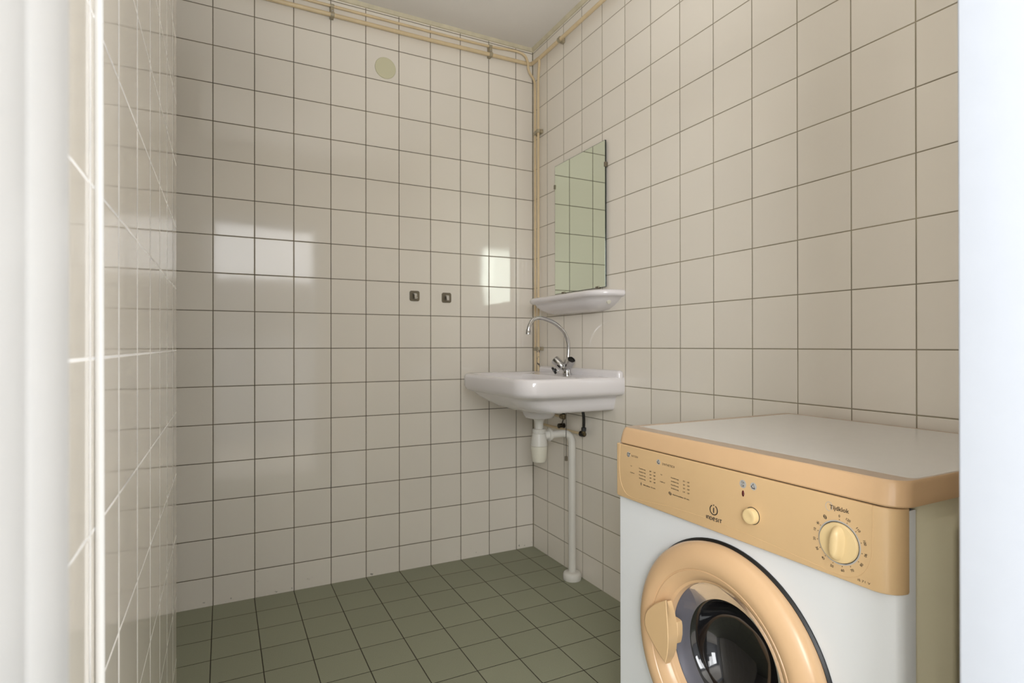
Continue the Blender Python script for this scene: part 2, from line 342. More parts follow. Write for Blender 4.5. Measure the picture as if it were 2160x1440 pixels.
def band(bm, c, axis, r, ln):
    lathe(bm, Vector(c)-Vector(axis)*ln/2, axis, [(0, r-0.002), (0, r), (ln, r), (ln, r-0.002)], 24)
def clip(name, label, parts, plate, group='pipe clips on the walls'):
    t = thing(name, label, 'pipe clip', parts[0][0], group)
    for c, ax, r in parts: b = bmesh.new(); band(b, c, ax, r, 0.016); obj('collar', b, m_clip, t)
    b = bmesh.new()
    for q in plate: box(b, *q, bev=0.001)
    obj('backplate', b, m_clip, t)
    b = bmesh.new(); c = parts[0][0]
    q = plate[0]
    return t
for (x, lab, z1, z2) in ((0.4185, 'tarnished double pipe clip under the ceiling, farther left', 2.4383, 2.478), (1.165, 'tarnished double pipe clip under the ceiling, close to the corner', 2.4415, 2.4835)):
    t = clip('pipe_clip', lab, [((x, 2.5, z1), (1, 0, 0), 0.0118), ((x, 2.505, z2), (1, 0, 0), 0.0085)], [(x-0.008, x+0.008, 2.512, YB-0.001, z1-0.010, z2+0.008), (x-0.007, x+0.007, 2.496, 2.514, z1+0.010, z2-0.007)])
    b = bmesh.new(); lathe(b, (x, 2.497, (z1+z2)/2-0.004), (0, -1, 0), [(0, 0.0035), (0.0015, 0.0035), (0.002, 0.0)], 12); obj('screw', b, m_chrome, t)
t = clip('pipe_clip', 'single pipe clip on the right wall just under the ceiling', [((1.390, 2.226, 2.437), (0, 1, 0), 0.0125)], [(1.398, XR-0.001, 2.217, 2.235, 2.425, 2.449)])
for z, lab in ((2.083, 'pipe clip in the corner above the mirror height'), (1.008, 'pipe clip in the corner beside the tap spout')):
    clip('pipe_clip', lab, [((1.3945, 2.468, z-0.003), (0, 0, 1), 0.0085), ((1.392, 2.4295, z), (0, 0, 1), 0.0098)], [(1.400, XR-0.001, 2.418, 2.476, z-0.009, z+0.009), (1.386, 1.40, 2.440, 2.461, z-0.008, z+0.008)])

# cable on the tiled wall beside the door
p = [(XL+0.0034+0.0006*math.sin(z*3.1), 0.612+0.0014*math.sin(z*2.3+1), z) for z in [0.002+i*0.09 for i in range(29)]]
tag(obj('wall_cable', tube(bmesh.new(), smooth_path(p, 2), 0.0036), mat('white_cable_sheath', L(244, 243, 240), 0.35)), 'white cable running straight up the tiled wall beside the left door frame', 'cable')

# ------------------------------------------------------------------ round cover and hooks on the back wall
b = bmesh.new(); lathe(b, (0.6535, YB+0.001, 2.273), (0, -1, 0), [(0, 0.0475), (0.003, 0.0475), (0.0045, 0.046), (0.005, 0.0)], 64)
tag(obj('cover_plate', b, m_disc), 'round pale yellow cover plate high on the back wall', 'cover plate')
def hook(x, z, lab):
    t = thing('wall_hook', lab, 'hook', (x, YB, z), 'adhesive hooks on the back wall')
    b = bmesh.new(); r = rrect(x-0.0235, x+0.0235, z-0.0235, z+0.0235, [0.009]*4, 0)
    f = lambda y, s: [Vector((x+(q.x-x)*s, y, z+(q.y-z)*s)) for q in r]
    loft(b, [f(YB+0.001, 1), f(YB-0.003, 1), f(YB-0.004, 0.96)]); obj('base_plate', b, m_plate, t)
    b = bmesh.new(); pts = smooth_path([(x, YB-0.003, z+0.014), (x, YB-0.013, z+0.009), (x, YB-0.018, z-0.004), (x, YB-0.020, z-0.013)], 5)
    ws = [0.006+0.0035*math.sin(PI*min(1, i/(len(pts)-1)*0.8)) for i in range(len(pts))]
    rings = []
    for q, wd in zip(pts, ws): rings.append([Vector((q.x-wd, q.y, q.z)), Vector((q.x-wd*0.6, q.y-0.0025, q.z+0.001)), Vector((q.x+wd*0.6, q.y-0.0025, q.z+0.001)), Vector((q.x+wd, q.y, q.z)), Vector((q.x+wd*0.6, q.y+0.002, q.z-0.001)), Vector((q.x-wd*0.6, q.y+0.002, q.z-0.001))])
    loft(b, rings); obj('prong', b, m_chrome, t)
hook(0.788, 1.2527, 'left one of the two small square metal hooks on the back wall')
hook(0.944, 1.2500, 'right one of the two small square metal hooks, nearer the washbasin')

# ------------------------------------------------------------------ mirror
t = thing('wall_mirror', 'frameless rectangular mirror hanging above the porcelain shelf', 'mirror', (XR-0.005, 2.092, 1.5665))
b = bmesh.new(); box(b, XR-0.0130, XR-0.0125, 1.8960, 2.2885, 1.2660, 1.8675); obj('silver_face', b, m_mirror, t, smooth=False)
b = bmesh.new(); box(b, XR-0.0125, XR-0.0075, 1.8945, 2.2900, 1.2645, 1.8690); obj('glass_edge', b, m_edge, t, smooth=False)
for y, z, s in ((2.290, 1.772, 1), (1.8945, 1.768, -1)):
    b = bmesh.new(); box(b, XR-0.017, XR-0.002, y-0.005, y+0.005, z-0.010, z+0.010, 0.002); obj('clip', b, m_plate, t)
for y in (2.215, 1.948):
    b = bmesh.new(); box(b, XR-0.018, XR-0.002, y-0.011, y+0.011, 1.262, 1.271, 0.002); obj('clip', b, m_plate, t)

# ------------------------------------------------------------------ shelf
def dshape(x_front, y0, y1, rf, z, xb=XR+0.002):  return rrect(x_front, xb, y0, y1, [rf, 0.002, 0.002, rf], z, 12)
t = thing('bathroom_shelf', 'white porcelain shelf under the mirror with rounded front corners', 'shelf', (XR, 2.09, 1.24))
S0, S1, SF = 1.782, 2.405, 1.285
b = bmesh.new()
loft(b, [dshape(1.378, 1.93, 2.26, 0.03, 1.166), dshape(1.352, 1.885, 2.31, 0.06, 1.172), dshape(1.326, 1.850, 2.345, 0.078, 1.186), dshape(1.311, 1.820, 2.372, 0.09, 1.204), dshape(1.306, 1.806, 2.384, 0.095, 1.216),
         dshape(SF+0.010, S0+0.008, S1-0.008, 0.100, 1.2185), dshape(SF+0.002, S0+0.001, S1-0.001, 0.105, 1.223), dshape(SF, S0, S1, 0.105, 1.231), dshape(SF+0.002, S0+0.001, S1-0.001, 0.105, 1.239),
         dshape(SF+0.008, S0+0.006, S1-0.006, 0.102, 1.2435), dshape(SF+0.014, S0+0.014, S1-0.014, 0.096, 1.2430), dshape(SF+0.018, S0+0.018, S1-0.018, 0.094, 1.2395, XR-0.012)])
obj('shelf_body', b, m_cer, t, angle=60)
b = bmesh.new(); lathe(b, (1.3715, 1.8335, 1.1985), (-0.12, -0.85, -0.5), [(-0.006, 0.0088), (0.0035, 0.0088), (0.005, 0.0078), (0.0056, 0)], 32); o = obj('screw_cap', b, m_pvc2, t); o['label'] = 'ivory round screw cap'

# ------------------------------------------------------------------ washbasin
t = thing('washbasin', 'white ceramic washbasin mounted on the right wall below the shelf', 'washbasin', (XR, 2.11, 0.76))
Y0, Y1, XF = 1.786, 2.425, 0.962
def el(cx, cy, rx, ry, z, n=44): 
    # same vertex order as rrect (starts at x0 side, goes counter-clockwise)
    out = []; base = dshape(cx-rx, cy-ry, cy+ry, min(rx, ry)*0.98, z, cx+rx)
    base = rrect(cx-rx, cx+rx, cy-ry, cy+ry, [min(rx, ry)*0.98]*4, z, 12); return base
b = bmesh.new()
loft(b, [el(1.21, 2.11, 0.045, 0.050, 0.713), el(1.21, 2.11, 0.058, 0.064, 0.717), el(1.21, 2.11, 0.064, 0.070, 0.728), el(1.21, 2.11, 0.070, 0.078, 0.748), el(1.21, 2.11, 0.085, 0.095, 0.758),
         rrect(1.10, XR-0.02, 1.90, 2.26, [0.10, 0.02, 0.02, 0.12], 0.760, 12), rrect(1.070, XR+0.002, 1.862, 2.285, [0.10, 0.003, 0.003, 0.15], 0.7615, 12), rrect(1.045, XR+0.002, 1.854, 2.305, [0.10, 0.003, 0.003, 0.15], 0.770, 12),
         rrect(1.012, XR+0.002, 1.849, 2.335, [0.10, 0.003, 0.003, 0.14], 0.790, 12), rrect(0.990, XR+0.002, 1.845, 2.365, [0.10, 0.003, 0.003, 0.13], 0.808, 12), rrect(0.982, XR+0.002, 1.836, 2.380, [0.095, 0.003, 0.003, 0.12], 0.820, 12),
         rrect(XF+0.016, XR+0.002, Y0+0.018, Y1-0.018, [0.09, 0.003, 0.003, 0.095], 0.8255, 12), rrect(XF+0.006, XR+0.002, Y0+0.006, Y1-0.006, [0.09, 0.003, 0.003, 0.095], 0.832, 12), rrect(XF, XR+0.002, Y0, Y1, [0.09, 0.003, 0.003, 0.095], 0.846, 12),
         rrect(XF, XR+0.002, Y0, Y1, [0.09, 0.003, 0.003, 0.095], 0.884, 12), rrect(XF+0.003, XR+0.002, Y0+0.002, Y1-0.002, [0.09, 0.003, 0.003, 0.095], 0.894, 12), rrect(XF+0.010, XR+0.002, Y0+0.008, Y1-0.008, [0.085, 0.003, 0.003, 0.090], 0.899, 12),
         rrect(XF+0.028, XR-0.004, Y0+0.026, Y1-0.026, [0.075, 0.003, 0.003, 0.085], 0.897, 12), rrect(XF+0.036, 1.270, Y0+0.036, Y1-0.036, [0.075, 0.12, 0.12, 0.11], 0.893, 12), rrect(XF+0.050, 1.262, Y0+0.055, Y1-0.055, [0.09, 0.12, 0.12, 0.11], 0.870, 12),
         rrect(XF+0.085, 1.258, Y0+0.10, Y1-0.10, [0.11, 0.09, 0.09, 0.11], 0.80, 12), rrect(XF+0.15, 1.250, Y0+0.19, Y1-0.19, [0.06]*4, 0.75, 12), rrect(1.18, 1.235, 2.083, 2.137, [0.024]*4, 0.738, 12)])
box(b, 1.384, XR+0.001, Y0+0.001, Y1-0.004, 0.83, 0.9245, 0.0145, 5)
obj('basin_body', b, m_cer, t, angle=50)
b = bmesh.new(); lathe(b, (1.21, 2.11, 0.736), (0, 0, 1), [(0, 0.022), (0.005, 0.024), (0.006, 0.018), (0.004, 0)], 32); obj('drain_grate', b, m_chrome, t)

# tap
t = thing('basin_tap', 'chrome tap with swan-neck spout standing on the washbasin ledge', 'tap', (1.354, 2.11, 0.898))
b = bmesh.new(); lathe(b, (1.352, 2.11, 0.8965), (0, 0, 1), [(0, 0.0215), (0.005, 0.0215), (0.007, 0.0185), (0.016, 0.0165), (0.034, 0.0150), (0.045, 0.014), (0.062, 0.0115), (0.066, 0.009)], 40)
obj('tap_body', b, m_chrome, t)
sp = [(1.352, 2.11, 0.945), (1.358, 2.11, 0.975), (1.360, 2.11, 1.010), (1.356, 2.11, 1.043), (1.345, 2.11, 1.068), (1.330, 2.11, 1.090), (1.288, 2.11, 1.121), (1.241, 2.11, 1.138), (1.206, 2.11, 1.142), (1.178, 2.11, 1.131), (1.162, 2.11, 1.105), (1.1575, 2.11, 1.088)]
obj('spout', tube(bmesh.new(), smooth_path(sp, 7), 0.0083, 24), m_chrome, t)
b = bmesh.new(); lathe(b, (1.158, 2.11, 1.092), (-0.06, 0, -1), [(0, 0.0085), (0.001, 0.0112), (0.010, 0.0112), (0.011, 0.0118), (0.020, 0.0118), (0.021, 0.010), (0.019, 0)], 32); obj('aerator', b, m_chrome, t)
root = Vector((1.346, 2.11, 0.916))
for e, lab in ((Vector((1.318, 2.152, 0.9585)), None), (Vector((1.343, 2.064, 0.9600)), None)):
    ax = (e-root).normalized(); ln = (e-root).length
    b = bmesh.new(); lathe(b, root-ax*0.004, ax, [(0, 0.0125), (ln*0.28, 0.0120), (ln*0.30, 0.0135), (ln*0.45, 0.0172), (ln*0.7, 0.0192), (ln+0.007, 0.0194), (ln+0.009, 0.0184), (ln+0.008, 0.0162)], 36, cap1=False)
    k = obj('handle', b, m_chrome, t)
    b = bmesh.new(); lathe(b, root+ax*(ln-0.004), ax, [(0, 0.0164), (0.004, 0.0162), (0.0045, 0.0)], 32, cap0=False); q = obj('handle_cap', b, m_blackp, k); q['label'] = 'black recessed cap'
# stopper
t = thing('sink_stopper', 'small black rubber plug leaning by the tap on the washbasin', 'plug', (1.297, 2.122, 0.900))
ax = Vector((0.75, -0.35, 0.52)).normalized()
b = bmesh.new(); lathe(b, Vector((1.292, 2.122, 0.9135))-ax*0.004, ax, [(0, 0.0165), (0.005, 0.0170), (0.009, 0.0160), (0.010, 0.010), (0.012, 0.006), (0.016, 0.0055), (0.017, 0)], 32); obj('rubber_disc', b, m_blackp, t)
b = bmesh.new(); c = Vector((1.307, 2.116, 0.9105)); tube(b, [c+Vector((0.0055*math.cos(a)*0.75, -0.0055*math.cos(a)*0.6, 0.0055*math.sin(a))) for a in [2*PI*i/24 for i in range(25)]], 0.0011, 8, cap=False); obj('ring', b, m_chrome, t)

# bead chain
t = thing('bead_chain', 'thin bead chain with metal end weight hanging under the washbasin', 'chain', (1.318, 2.065, 0.762))
b = bmesh.new(); z = 0.766; 
while z > 0.546:
    lathe(b, (1.318, 2.065, z), (0, 0, -1), [(0, 0.0003), (0.0006, 0.0014), (0.0016, 0.0017), (0.0026, 0.0014), (0.0032, 0.0005), (0.0040, 0.0004)], 8); z -= 0.0040
obj('beads', b, mat('dark_chain_metal', L(60, 56, 48), 0.4, metal=0.8), t)
b = bmesh.new(); lathe(b, (1.318, 2.065, 0.547), (0, 0, -1), [(0, 0.003), (0.0005, 0.0062), (0.019, 0.0062), (0.0195, 0.005), (0.0195, 0)], 24); obj('end_weight', b, m_plate, t)

# siphon
t = thing('drain_trap', 'white plastic bottle trap and waste pipe between washbasin and floor', 'drain pipe', (1.21, 2.11, 0.60))
TX, TY = 1.21, 2.11
b = bmesh.new(); lathe(b, (TX, TY, 0.714), (0, 0, -1), [(0, 0.033), (0.003, 0.034), (0.004, 0.028), (0.010, 0.0225), (0.018, 0.0195), (0.028, 0.0185), (0.056, 0.0180)], 40); obj('tailpiece', b, m_pvc, t)
b = bmesh.new(); n = 60; pr = [(0, 0.0245), (0.002, 0.0275), (0.016, 0.0275), (0.018, 0.026)]
lathe(b, (TX, TY, 0.667), (0, 0, -1), pr, 60)
for v in b.verts:
    a = math.atan2(v.co.y-TY, v.co.x-TX); rr_ = math.hypot(v.co.x-TX, v.co.y-TY)
    if rr_ > 0.027: s = 1+0.035*(math.cos(a*15) > 0.2); v.co.x = TX+(v.co.x-TX)*s; v.co.y = TY+(v.co.y-TY)*s
obj('nut', b, m_pvc, t)
b = bmesh.new(); lathe(b, (TX, TY, 0.650), (0, 0, -1), [(0, 0.0255), (0.003, 0.0290), (0.030, 0.0335), (0.050, 0.0360), (0.0545, 0.0362), (0.0555, 0.0350)], 48); obj('trap_body', b, m_pvc, t)
b = bmesh.new(); lathe(b, (TX, TY, 0.5942), (0, 0, -1), [(0, 0.0345), (0.001, 0.0362), (0.012, 0.0360), (0.035, 0.0335), (0.060, 0.0300), (0.068, 0.0275), (0.071, 0.023), (0.072, 0)], 48); obj('trap_cup', b, m_pvc2, t)
PXp, PYp = 1.3655, 2.092
dv = Vector((PXp-TX, PYp-TY, 0)).normalized()
b = bmesh.new(); lathe(b, Vector((TX, TY, 0.638))+dv*0.024, dv, [(0, 0.018), (0.018, 0.0195), (0.022, 0.0215)], 36); obj('outlet_stub', b, m_pvc, t)
b = bmesh.new(); lathe(b, Vector((TX, TY, 0.638))+dv*0.044, dv, [(0, 0.018), (0.001, 0.0268), (0.005, 0.0275), (0.006, 0.0245), (0.013, 0.0245), (0.014, 0.0235), (0.015, 0.017)], 36); obj('nut', b, m_pvc, t)
a0 = Vector((TX, TY, 0.638))+dv*0.05
b = bmesh.new(); tube(b, rounded([a0, Vector((PXp, PYp, 0.643)), Vector((PXp, PYp, 0.03))], 0.055, 14), 0.0162, 32); obj('waste_pipe', b, m_pvc, t)
b = bmesh.new(); lathe(b, (PXp, PYp, 0.0), (0, 0, 1), [(0, 0.0385), (0.004, 0.0400), (0.022, 0.0400), (0.030, 0.0365), (0.034, 0.030), (0.035, 0.018)], 48); obj('floor_flange', b, m_pvc, t)

# supply valves and hoses
m_fit = mat('tarnished_brass_chrome', L(120, 108, 84), 0.25, metal=0.9, noise=0.3, nscale=80)
m_hose = mat('dark_hose', L(34, 32, 28), 0.3, metal=0.3)
t = thing('supply_hose', 'dark flexible hose rising from lower pipe elbow to the washbasin', 'hose', (1.388, 2.035, 0.64))
b = bmesh.new(); lathe(b, (1.390, 2.062, 0.640), (0, -1, 0), [(0, 0.009), (0.004, 0.0125), (0.018, 0.0125), (0.030, 0.0105), (0.034, 0.004), (0.035, 0)], 24); obj('elbow', b, mat('black_fitting', L(30, 27, 22), 0.25, metal=0.6), t)
b = bmesh.new(); lathe(b, (1.388, 2.034, 0.640), (0, 0, 1), [(-0.006, 0.006), (0.0, 0.0085), (0.014, 0.0085), (0.015, 0.006)], 24); obj('elbow_body', b, m_fit, t)
b = bmesh.new(); lathe(b, (1.388, 2.034, 0.654), (0, 0, 1), [(0, 0.009), (0.001, 0.0105), (0.015, 0.0105), (0.018, 0.006)], 6); obj('nut', b, m_blackp, t, smooth=False)
b = bmesh.new(); tube(b, smooth_path([(1.388, 2.034, 0.668), (1.3885, 2.033, 0.70), (1.386, 2.036, 0.735), (1.380, 2.046, 0.775)], 6), 0.0062, 16); obj('hose', b, m_hose, t)
t = thing('supply_hose', 'short stub of dark hose and elbow at the upper pipe under the basin', 'hose', (1.390, 2.185, 0.70))
b = bmesh.new(); lathe(b, (1.378, 2.205, 0.700), (0, -1, 0), [(0, 0.008), (0.004, 0.0115), (0.014, 0.0125), (0.026, 0.0105), (0.030, 0.004), (0.031, 0)], 24); obj('elbow', b, m_fit, t)
b = bmesh.new(); lathe(b, (1.377, 2.178, 0.700), (0, 0, 1), [(-0.012, 0.006), (-0.008, 0.0095), (0.012, 0.0095), (0.013, 0.006)], 24); obj('elbow_body', b, m_fit, t)
b = bmesh.new(); tube(b, smooth_path([(1.377, 2.178, 0.708), (1.377, 2.177, 0.73), (1.386, 2.17, 0.775)], 6), 0.0075, 16); obj('hose', b, m_hose, t)
b = bmesh.new(); lathe(b, (1.4137, 2.232, 0.652), (-1, 0, 0), [(0, 0.012), (0.003, 0.012), (0.004, 0.006), (0.014, 0.006), (0.015, 0.0115), (0.030, 0.0115), (0.031, 0)], 20)
tube(b, [(1.40, 2.232, 0.655), (1.398, 2.222, 0.668), (1.398, 2.216, 0.680)], 0.0025, 8)
tag(obj('pipe_bracket', b, mat('dark_bracket_metal', L(52, 42, 28), 0.4, metal=0.5, noise=0.3)), 'dark rusty bracket holding the lower pipe behind the waste pipe', 'pipe bracket')

# ------------------------------------------------------------------ tumble dryer (front faces -x, against the right wall)
t = thing('tumble_dryer', 'white front-loading tumble dryer with yellowed panel and round door', 'tumble dryer', (0.85, 0.755, 0))
DC = Vector((0, 0.751, 0.444))                      # door centre
A0, A1 = 0.448, 1.066                               # near and far side of the front
XB = 0.825                                          # front sheet plane
# front sheet with a round hole
b = bmesh.new(); n = 128; RH = 0.152
per = []
def onrect(ang, y0, y1, z0, z1):
    dy, dz = math.cos(ang), math.sin(ang); s = 1e9
    if dy > 1e-9: s = min(s, (y1-DC.y)/dy)
    if dy < -1e-9: s = min(s, (y0-DC.y)/dy)
    if dz > 1e-9: s = min(s, (z1-DC.z)/dz)
    if dz < -1e-9: s = min(s, (z0-DC.z)/dz)
    return DC.y+dy*s, DC.z+dz*s
angs = sorted([2*PI*i/n for i in range(n)]+[math.atan2(z-DC.z, y-DC.y) % (2*PI) for y in (A0, A1) for z in (0.012, 0.794)])
def rect_ring(x, ins): return [Vector((x, min(max(y, A0+ins), A1-ins*0.3), min(max(z, 0.012+ins), 0.794-ins))) for y, z in (onrect(a, A0, A1, 0.012, 0.794) for a in angs)]
circ = lambda x, r: [Vector((x, DC.y+r*math.cos(a), DC.z+r*math.sin(a))) for a in angs]
loft(b, [circ(0.86, RH), circ(XB+0.002, RH), circ(XB, RH+0.004), circ(XB, RH+0.008), rect_ring(XB, 0.026), rect_ring(XB, 0.020), rect_ring(XB+0.002, 0.011), rect_ring(XB+0.0065, 0.004), rect_ring(XB+0.014, 0.0005), rect_ring(0.862, 0.0)], cap0=False, cap1=False)
obj('front_panel', b, m_body, t, angle=40)
# casing: sides, back; the near side carries a pressed frame
b = bmesh.new(); YN, YX, XK = 0.4535, 1.0565, 1.388
box(b, 0.861, XK, YX-0.004, YX, 0.02, 0.798); box(b, XK-0.004, XK, YN, YX, 0.02, 0.798); box(b, 0.861, XK, YN, YX, 0.02, 0.03)
grid_x = [0.861, 0.8675, 0.8705, 0.876, 0.966, 0.970, 0.976, 1.32, 1.326, 1.33, XK]; 
hx = {0.861: 0.0, 0.8675: 0.0, 0.8705: 0.0, 0.876: 0.0025}
def hgt(x, z):
    o = 0.0022 if x >= 0.8705 else 0.0
    if x >= 0.953 and x <= 1.326 and 0.10 <= z <= 0.7725:
        o += 0.0042
        if 0.9765 <= x <= 1.306 and 0.12 <= z <= 0.752: o -= 0.0075
    return o
xs = sorted([0.861, 0.869, 0.8705, 0.9495, 0.9535, 0.9740, 0.9775, 1.305, 1.308, 1.325, 1.328, XK]); zs = [0.02, 0.0975, 0.1005, 0.1185, 0.1215, 0.7495, 0.7535, 0.7705, 0.7745, 0.799]
gv = [[b.verts.new((x, YN-hgt(x, z), z)) for z in zs] for x in xs]
for i in range(len(xs)-1):
    for j in range(len(zs)-1): b.faces.new((gv[i][j], gv[i+1][j], gv[i+1][j+1], gv[i][j+1]))
o = obj('casing', b, m_side, t, angle=80); o['label'] = 'cream enamel side casing'
for x in (0.90, 1.34):
    for y in (0.50, 1.01): b = bmesh.new(); lathe(b, (x, y, 0.0), (0, 0, 1), [(0, 0.018), (0.008, 0.020), (0.021, 0.014)], 20); obj('foot', b, m_blackp, t)
# lid
def lr(xf, xb, yn, yf, z, rn=0.03, rf=0.022): return rrect(xf, xb, yn, yf, [rn, 0.012, 0.012, rf], z, 10)
b = bmesh.new()
loft(b, [lr(0.818, 1.392, 0.4455, 1.0530, 0.8000), lr(0.8150, 1.395, 0.4415, 1.0565, 0.8006), lr(0.8135, 1.395, 0.4405, 1.0575, 0.8030), lr(0.8150, 1.395, 0.4410, 1.0565, 0.813), lr(0.8172, 1.394, 0.4418, 1.0550, 0.8235), lr(0.8192, 1.392, 0.4426, 1.0530, 0.8310), lr(0.8212, 1.391, 0.4434, 1.0505, 0.8350), lr(0.8240, 1.390, 0.4448, 1.0480, 0.8366, 0.028, 0.02)], cap1=False)
lid = obj('lid_trim', b, m_yel2, t, angle=32); lid['label'] = 'yellowed plastic trim around the lid'
b = bmesh.new(); loft(b, [lr(0.8240, 1.390, 0.4448, 1.0480, 0.8366, 0.028, 0.02), lr(0.8590, 1.3855, 0.4490, 1.0335, 0.8366, 0.014, 0.006), lr(0.8596, 1.3850, 0.4496, 1.0330, 0.8356, 0.013, 0.006)], cap0=False, cap1=False); o = obj('lid_edge_strip', b, m_strip, t, angle=32); o['label'] = 'dull brownish flat top edge of the lid trim'
b = bmesh.new(); loft(b, [lr(0.860, 1.3848, 0.4500, 1.0326, 0.8300, 0.013, 0.006), lr(0.860, 1.3848, 0.4500, 1.0326, 0.8360, 0.013, 0.006)]); obj('lid_top', b, m_lid, t, angle=30)
b = bmesh.new(); loft(b, [lr(0.8175, 0.90, 0.4485, 1.0560, 0.7970), lr(0.8175, 0.90, 0.4485, 1.0560, 0.8003)]); obj('shadow_gap', b, m_dark, t, smooth=False)
# control panel
XP = 0.8120
def pr(ins, z, ex=0.0): return rrect(XP+ins, 0.845, 0.4470+ins, 1.0590-ins*0.6, [0.030, 0.001, 0.001, 0.007], z, 10)
b = bmesh.new(); loft(b, [pr(0.006, 0.6775), pr(0.003, 0.6780), pr(0.001, 0.6795), pr(0.0, 0.6825), pr(0.0, 0.7972), pr(0.0008, 0.7984), pr(0.003, 0.7988)])
cp = obj('control_panel', b, m_yel, t, angle=32); cp['label'] = 'yellowed plastic control panel with black printing'
def ptube(name, pts, r, m, par, n=8): return obj(name, tube(bmesh.new(), [Vector((XP-0.0, a, z)) for a, z in pts], r, n), m, par)
gl = [(1.0430, .7980), (1.0452, .770), (1.0455, .7409), (1.0440, .7250), (1.0400, .7115), (1.0360, .7035), (1.0272, .6935), (1.0190, .6885), (1.0096, .6860), (0.985, .6856), (0.9463, .6885), (0.884, .6942), (0.81, .6970), (0.75, .6975), (0.687, .6950), (0.596, .6890), (0.548, .6853), (0.5205, .6843), (0.509, .6865), (0.498, .6920), (0.4905, .6990), (0.4848, .7084), (0.4805, .7190), (0.4786, .7308), (0.4776, .7616), (0.4775, .7981)]
sm = [(q.y, q.z) for q in smooth_path([(0, a, z) for a, z in gl], 5)]
ptube('panel_ridge', sm, 0.0006, m_yel, cp)

def text_into(bm, s, a, z, h, width=None, align='LEFT', rot=0.0, x=None, sx=1.0, bold=0.0):
    """letters printed on the panel: a grows to the left of the picture, so text runs towards smaller a"""
    cu = bpy.data.curves.new('t', 'FONT'); cu.body = s; cu.size = 1.0; cu.align_x = 'LEFT'; cu.resolution_u = 3; cu.offset = bold
    o = bpy.data.objects.new('t', cu); COL.objects.link(o); bpy.context.view_layer.update()
    me = bpy.data.meshes.new_from_object(o.evaluated_get(bpy.context.evaluated_depsgraph_get()))
    bpy.data.objects.remove(o); bpy.data.curves.remove(cu)
    if not me.vertices: return
    xs_ = [v.co.x for v in me.vertices]; x0, x1 = min(xs_), max(xs_)
    k = h/0.70; kx = (width/(x1-x0)) if width else k*sx
    tt = bmesh.new(); tt.from_mesh(me); bpy.data.meshes.remove(me); c, sn = math.cos(rot), math.sin(rot)
    sh = (x0 if align == 'LEFT' else (x0+x1)/2)
    for v in tt.verts:
        u = (v.co.x-sh)*kx; w = v.co.y*k - (h/2 if align == 'CENTER' else 0)
        u, w = u*c-w*sn, u*sn+w*c
        v.co = Vector((XP-0.0004 if x is None else x, a-u, z+w))
    merge(bm, tt)
def seg(bm, pts, r=0.0004, closed=False):
    q = [Vector((XP-0.0002, a, z)) for a, z in pts]
    if closed: q.append(q[0])
    tube(bm, q, r, 6)
def tri_icon(bm, a, z, s):
    seg(bm, [(a, z+s), (a-0.72*s, z-0.75*s), (a+0.62*s, z-0.55*s), (a+0.95*s, z-0.05*s), (a+0.55*s, z+0.15*s), (a, z+s)], 0.00035); seg(bm, [(a-0.72*s, z-0.8*s), (a+0.62*s, z-0.6*s)], 0.0007); seg(bm, [(a+0.95*s, z-0.05*s), (a+0.5*s, z-0.2*s)], 0.0006)
def disc(bm, a, z, r, x=XP-0.00015): 
    lathe(bm, (x+0.0006, a, z), (-1, 0, 0), [(0, r), (0.0006, r), (0.0006, 0)], 28)
for q in ((1.0130, .7790, 0.0058), (0.9152, .7800, 0.0056), (0.6995, .7807, 0.0072), (0.6775, .7812, 0.0066)): b = bmesh.new(); disc(b, *q); obj('icon_disc', b, m_silv, cp)
b = bmesh.new()
# ring behind the Tijdklok word
tube(b, [Vector((XP, 0.5415+0.0052*math.cos(q), 0.7815+0.0066*math.sin(q))) for q in [2*PI*i/40 for i in range(28, 66)]], 0.0004, 6)
obj('silver_arc', b, m_silv, cp)
b = bmesh.new()
seg(b, [(1.0165, .7822), (1.0175, .7770), (1.0140, .7737), (1.0108, .7752), (1.0103, .7795), (1.0072, .7818)], 0.0005); seg(b, [(1.0165, .7822), (1.0110, .7815), (1.0065, .7822)], 0.0006); seg(b, [(1.0135, .7795), (1.0150, .7775), (1.0125, .7765)], 0.00035)
text_into(b, 'KATOEN', 1.0022, .7761, .0042, .0215); tri_icon(b, 0.9150, .7800, .0042); text_into(b, 'SYNTHETISCH', 0.9032, .7758, .0046, .0355)
H = 0.0026
for (av, ah, ak, ae, an, am, col) in ((1.0062, 1.0066, 0.9768, 0.9553, 0.9425, 0.9300, (("80'", "100'"), ("60'", "80'"), ("40'", "50'"), ("30'", "40'"))), (0.9090, 0.9096, 0.8776, 0.8557, 0.8443, 0.8325, (("35'", "45'"), ("25'", "35'"), ("25'", "30'"), ("15'", "25'")))):
    text_into(b, 'Vol', av, .7540, H, .0055, bold=.01); text_into(b, 'Halfvol', ah, .7393, H, .0140, bold=.01)
    for i in range(4):
        z = .7540-.0071*i
        text_into(b, ('Kastdroog', 'Strijkdroog')[i % 2], ak, z, H, .0212, bold=.012)
        text_into(b, col[i][0], an, z, H, .0062, bold=.012); text_into(b, '-', an-.0085, z, H, .0012); text_into(b, col[i][1], am, z, H, .0064, bold=.012)
text_into(b, 'Afkoelfase 10 min', 0.9634, .7208, H, .0390, bold=.02); text_into(b, 'Anti-kreukfase 30 min', 0.8736, .7208, H, .0460, bold=.02)
for k in range(3): q = k*PI/3; seg(b, [(0.9700+.0030*math.cos(q), .7222+.0038*math.sin(q)), (0.9700-.0030*math.cos(q), .7222-.0038*math.sin(q))], 0.00025)
lf = [(0.8805+.0034*math.cos(q)-.0006*math.sin(q), .7222+.0024*math.sin(q)+.0016*math.cos(q)) for q in [2*PI*i/14 for i in range(14)]]
seg(b, lf, 0.0005, True); seg(b, [(0.8838, .7235), (0.8775, .7208)], 0.0004)
